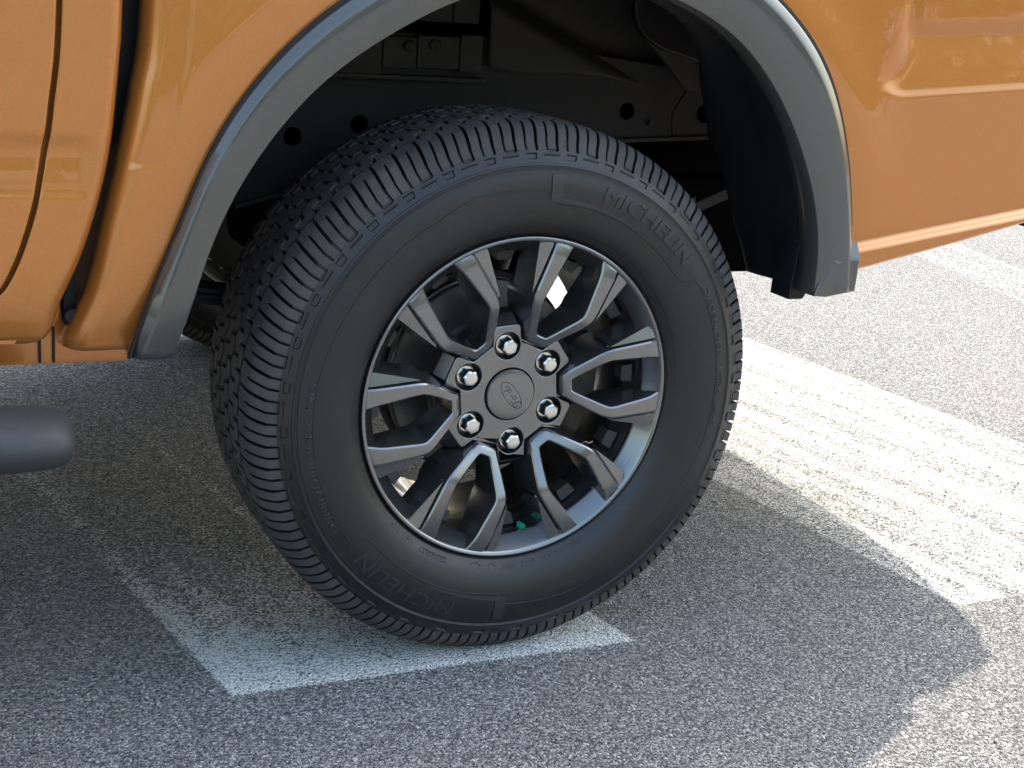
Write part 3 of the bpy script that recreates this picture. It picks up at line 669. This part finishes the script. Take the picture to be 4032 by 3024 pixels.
# sidewall lettering and mould lines
def side_y(r): return float(np.interp(-r, -HALF[100:, 1], HALF[100:, 0]))
def text_mesh(txt, size, extr=.0, shear=0.0, bold=0.0, space=1.0):
    cu = bpy.data.curves.new('t', 'FONT'); cu.body = txt; cu.size = size; cu.shear = shear; cu.offset = bold; cu.space_character = space; cu.resolution_u = 3; cu.fill_mode = 'FRONT'
    t = bpy.data.objects.new('tmp', cu); me = bpy.data.meshes.new_from_object(t); bpy.data.objects.remove(t); bpy.data.curves.remove(cu)
    bm = bmesh.new(); bm.from_mesh(me); bpy.data.meshes.remove(me); return bm
def arc_text(name, txt, r0, height, th_start, th_end, h=.0010, shear=0.0, bold=0.0, m=LETTER):
    """text running clockwise from th_start to th_end (degrees), tops outwards"""
    bm = text_mesh(txt, 1.0, shear=shear, bold=bold)
    xs = [v.co.x for v in bm.verts]; ys = [v.co.y for v in bm.verts]; x0, x1, y0, y1 = min(xs), max(xs), min(ys), max(ys)
    bmesh.ops.subdivide_edges(bm, edges=[e for e in bm.edges if e.calc_length() > .2], cuts=2, use_grid_fill=False)
    bmesh.ops.triangulate(bm, faces=bm.faces)
    top = list(bm.faces); be = [e for e in bm.edges if e.is_boundary]
    ex = bmesh.ops.extrude_edge_only(bm, edges=be); newv = {v for v in ex['geom'] if isinstance(v, bmesh.types.BMVert)}
    low_ = set(newv)
    for v in bm.verts:
        tx = (v.co.x - x0) / (x1 - x0); tyv = (v.co.y - y0) / (y1 - y0)
        th = math.radians(th_start + (th_end - th_start) * tx); r = r0 + tyv * height
        y = side_y(r) + (-.0012 if v in low_ else h); v.co = (r * math.cos(th), -y, r * math.sin(th))
    return bm_obj(name, bm, m, wheelroot)
for d in (0, 180):
    arc_text('sidewall_lettering', 'MICHELIN', .2930, .0215, 72.9 + d, 40.2 + d, .0013 if d == 0 else .0006, shear=.10)
    if d == 0: arc_text('sidewall_lettering', 'MICHELIN', .2933, .0215, 72.4 + d, 39.7 + d, .0016, shear=.10)
    arc_text('sidewall_lettering', 'DEFENDER  LTX  M/S', .3040, .0085, 31 + d, -9 + d, .0008, bold=.004)
arc_text('sidewall_lettering', 'DOT', .2392, .0070, -62.2, -66.2, .0005)
arc_text('sidewall_lettering', '1B7  LT', .2392, .0070, -69.0, -77.0, .0005)
arc_text('sidewall_lettering', '00YX', .2392, .0070, -80.0, -85.5, .0005)
arc_text('sidewall_lettering', '1025', .2400, .0055, -88.2, -91.6, .0005)
arc_text('sidewall_lettering', '255/65R17', .2392, .0072, -113.5, -125.0, .0006, bold=.006)
arc_text('sidewall_lettering', '110T  M+S', .2392, .0065, -128.0, -139.0, .0005)
def side_place(x, y, h): return (x * math.cos(y), -(side_y(x) + h), x * math.sin(y))     # x = r, y = theta
def arcline(pts, n=10):
    P = np.array([(r, math.radians(t_)) for r, t_ in pts]); out = []
    for a, b in zip(P, P[1:]): k = max(2, int(abs(b[1] - a[1]) / .03) + 2); out += [a + (b - a) * q for q in np.linspace(0, 1, k, endpoint=False)]
    return out + [P[-1]]
def side_ribbon(polys, w, h):
    V, F = [], []
    for P in polys:
        P = np.array(P, float); C2 = np.stack([P[:, 0] * np.cos(P[:, 1]), P[:, 0] * np.sin(P[:, 1])], -1)
        T = np.gradient(C2, axis=0); T /= np.linalg.norm(T, axis=1, keepdims=True); Nn = np.stack([-T[:, 1], T[:, 0]], -1); b0 = len(V)
        for k in range(len(P)):
            for off, hh in ((-.5, -.0005), (-.25, h), (.25, h), (.5, -.0005)):
                q = C2[k] + Nn[k] * off * w; V.append((q[0], -(side_y(math.hypot(*q)) + hh), q[1]))
        for k in range(len(P) - 1):
            for j in range(3): F.append((b0 + k * 4 + j, b0 + k * 4 + j + 1, b0 + k * 4 + 5 + j, b0 + k * 4 + 4 + j))
    return mesh_obj('sidewall_line', V, F, RUBBER, wheelroot, auto=50)
lines = []
for d in (0, 180):
    lines.append(arcline([(.301, 109 + d), (.2935, 88.5 + d), (.2850, 87.2 + d), (.2790, 85.8 + d), (.2770, 84 + d), (.2785, 75 + d), (.2785, 64 + d), (.2775, 52 + d), (.2775, 41 + d), (.2800, 37 + d), (.2870, 35.2 + d), (.2995, 34.5 + d), (.3020, 32 + d), (.3030, 10 + d), (.3010, -12 + d), (.296, -30 + d), (.2935, -60 + d), (.301, -71 + d)]))
side_ribbon(lines, .0026, .0007)
side_ribbon([[(.2455 + .0045 * math.sin(a), math.radians(-90 + 3.1 * math.cos(a))) for a in np.linspace(0, 2 * math.pi, 40)], [(.2435 + .0050 * math.sin(a), math.radians(-96.3 + 1.2 * math.cos(a))) for a in np.linspace(0, 2 * math.pi, 30)], [(.2435 + .0050 * math.sin(a), math.radians(-102.3 + 2.0 * math.cos(a))) for a in np.linspace(0, 2 * math.pi, 30)]], .0013, .0003)
for d in (0, 180):   # raised tab at the start of the maker's name
    V = []; 
    for r in np.linspace(.281, .3165, 10):
        for th in (88.2, 87.3, 86.0, 85.0): V.append(side_place(r, math.radians(th + d), .0012))
    F = [(i * 4 + j, i * 4 + j + 1, i * 4 + j + 5, i * 4 + j + 4) for i in range(9) for j in range(3)]
    mesh_obj('sidewall_tab', V, F, LETTER, wheelroot, smooth=False)
    V = []
    for th in np.linspace(87.0, 62.0, 26):
        for r in (.2800, .2830, .2868 - .0040 * (87 - th) / 25): V.append(side_place(r, math.radians(th + d), .0009))
    mesh_obj('sidewall_tab', V, [(i * 3 + j, i * 3 + j + 1, i * 3 + j + 4, i * 3 + j + 3) for i in range(25) for j in range(2)], LETTER, wheelroot, smooth=False)

# brake parts behind the wheel
lathe('brake_disc', [(.0, -.018), (.085, -.018), (.090, -.012), (.092, .006), (.142, .006), (.144, .008), (.144, .014), (.138, .016), (.138, .022), (.144, .024), (.144, .030), (.09, .032), (0, .03)], STEEL, truck, 96, 0, ZC)
lathe('dust_shield', [(.05, .045), (.120, .045), (.150, .042), (.152, .034), (.1525, .046), (.05, .050)], IRON, truck, 72, 0, ZC)
cal = []
for a in np.linspace(-38, 22, 14): cal.append((.172 * math.cos(math.radians(a)), ZC + .172 * math.sin(math.radians(a))))
for a in np.linspace(22, -38, 14): cal.append((.105 * math.cos(math.radians(a)), ZC + .105 * math.sin(math.radians(a))))
prism('brake_caliper', cal, -.022, .055, IRON, truck, .004)
for ang, u in ((18, .108), (-18, .112), (-40, .105), (2, .100), (47, .112)):
    x, z = pol(ang, u, 0); box('caliper_lug', x - .013, x + .013, -.040, -.018, z + ZC - .010, z + ZC + .010, PADM, truck, .004)

# opposite rear wheel
far = bpy.data.objects.new('wheel', wheelroot.data); link(far, truck); far.location = (.10, 1.56, ZC); far.rotation_euler = (0, 0, math.pi)
ft = bpy.data.objects.new('tyre', tyre.data); link(ft, far)
lathe('wheel_disc', [(0, -.05), (.12, -.05), (.203, -.09)], RIMM, far, 48)
lathe('far_wheel_light_block', [(0, .02), (.196, .02), (.197, .03), (0, .03)], CHASSIS, far, 48)  # added closed disc, blocks sunlit ground seen through the far wheel

# small scrap of dried plant caught on the spoke
q = pol(ROT - 60 , .118, .044)
sc_ = tube('plant_scrap', catmull([(q[0] - .006, -.120, ZC + q[1] - .001), (q[0], -.1235, ZC + q[1] + .004), (q[0] + .006, -.123, ZC + q[1] + .001), (q[0] + .012, -.122, ZC + q[1] + .003)], 5).tolist(), [.0003] * 5 + [.0007] * 10 + [.0009], STRAW, None, 6)
sc_['label'] = 'tiny dried plant scrap caught on the lower right spoke of the wheel'; sc_['category'] = 'plant scrap'

# ------------------------------------------------------------------ trees beyond the car park, behind the viewer: seen only in the paint
LEAF = mat('tree leaves', (.06, .10, .03), .7)
nL = 16000; V = np.zeros((nL, 4, 3)); cx = rng.uniform(-45, 45, 40); cy = rng.uniform(-36, -29, 40); chh = rng.uniform(4.5, 9.0, 40); cr = rng.uniform(2.2, 3.8, 40)
k = rng.integers(0, 40, nL); d = rng.normal(size=(nL, 3)); d /= np.linalg.norm(d, axis=1, keepdims=True); rr_ = rng.uniform(.55, 1, nL)[:, None]
c = np.stack([cx[k], cy[k], chh[k] * .6], -1) + d * rr_ * np.stack([cr[k], cr[k], chh[k] * .6], -1)
a = rng.normal(size=(nL, 3)); a /= np.linalg.norm(a, axis=1, keepdims=True); b = np.cross(a, rng.normal(size=(nL, 3))); b /= np.linalg.norm(b, axis=1, keepdims=True)
sz = rng.uniform(.2, .5, nL)[:, None]
for j, (s1, s2) in enumerate(((1, 0), (0, .6), (-1, 0), (0, -.6))): V[:, j] = c + a * sz * s1 + b * sz * s2
V[..., 2] = np.maximum(V[..., 2], .02)
tl = mesh_obj('tree_line', V.reshape(-1, 3), np.arange(nL * 4).reshape(-1, 4).tolist(), LEAF, smooth=False); tl['kind'] = 'stuff'; tl['label'] = 'dark green trees mirrored in the upper orange paint'; 

# loose grit lying on the asphalt
GRIT = dusty('loose stone grit', (.30, .29, .27), (.55, .53, .50), .8, 0, 40)
bm = bmesh.new()
for _ in range(420):
    x, y = rng.uniform(-1.0, 1.8), rng.uniform(-.75, 1.4)
    if abs(x) < .2 and abs(y) < .16: continue
    r = abs(rng.normal(.0012, .0009)) + .0007
    g = bmesh.ops.create_icosphere(bm, subdivisions=1, radius=r)
    for v in g['verts']: v.co = (v.co.x * rng.uniform(.7, 1.3) + x, v.co.y * rng.uniform(.7, 1.3) + y, v.co.z * rng.uniform(.5, .9) + r * .5 + .0008)
o = bm_obj('loose_grit', bm, GRIT); o['kind'] = 'stuff'; o['label'] = 'loose pale grit scattered on the asphalt'
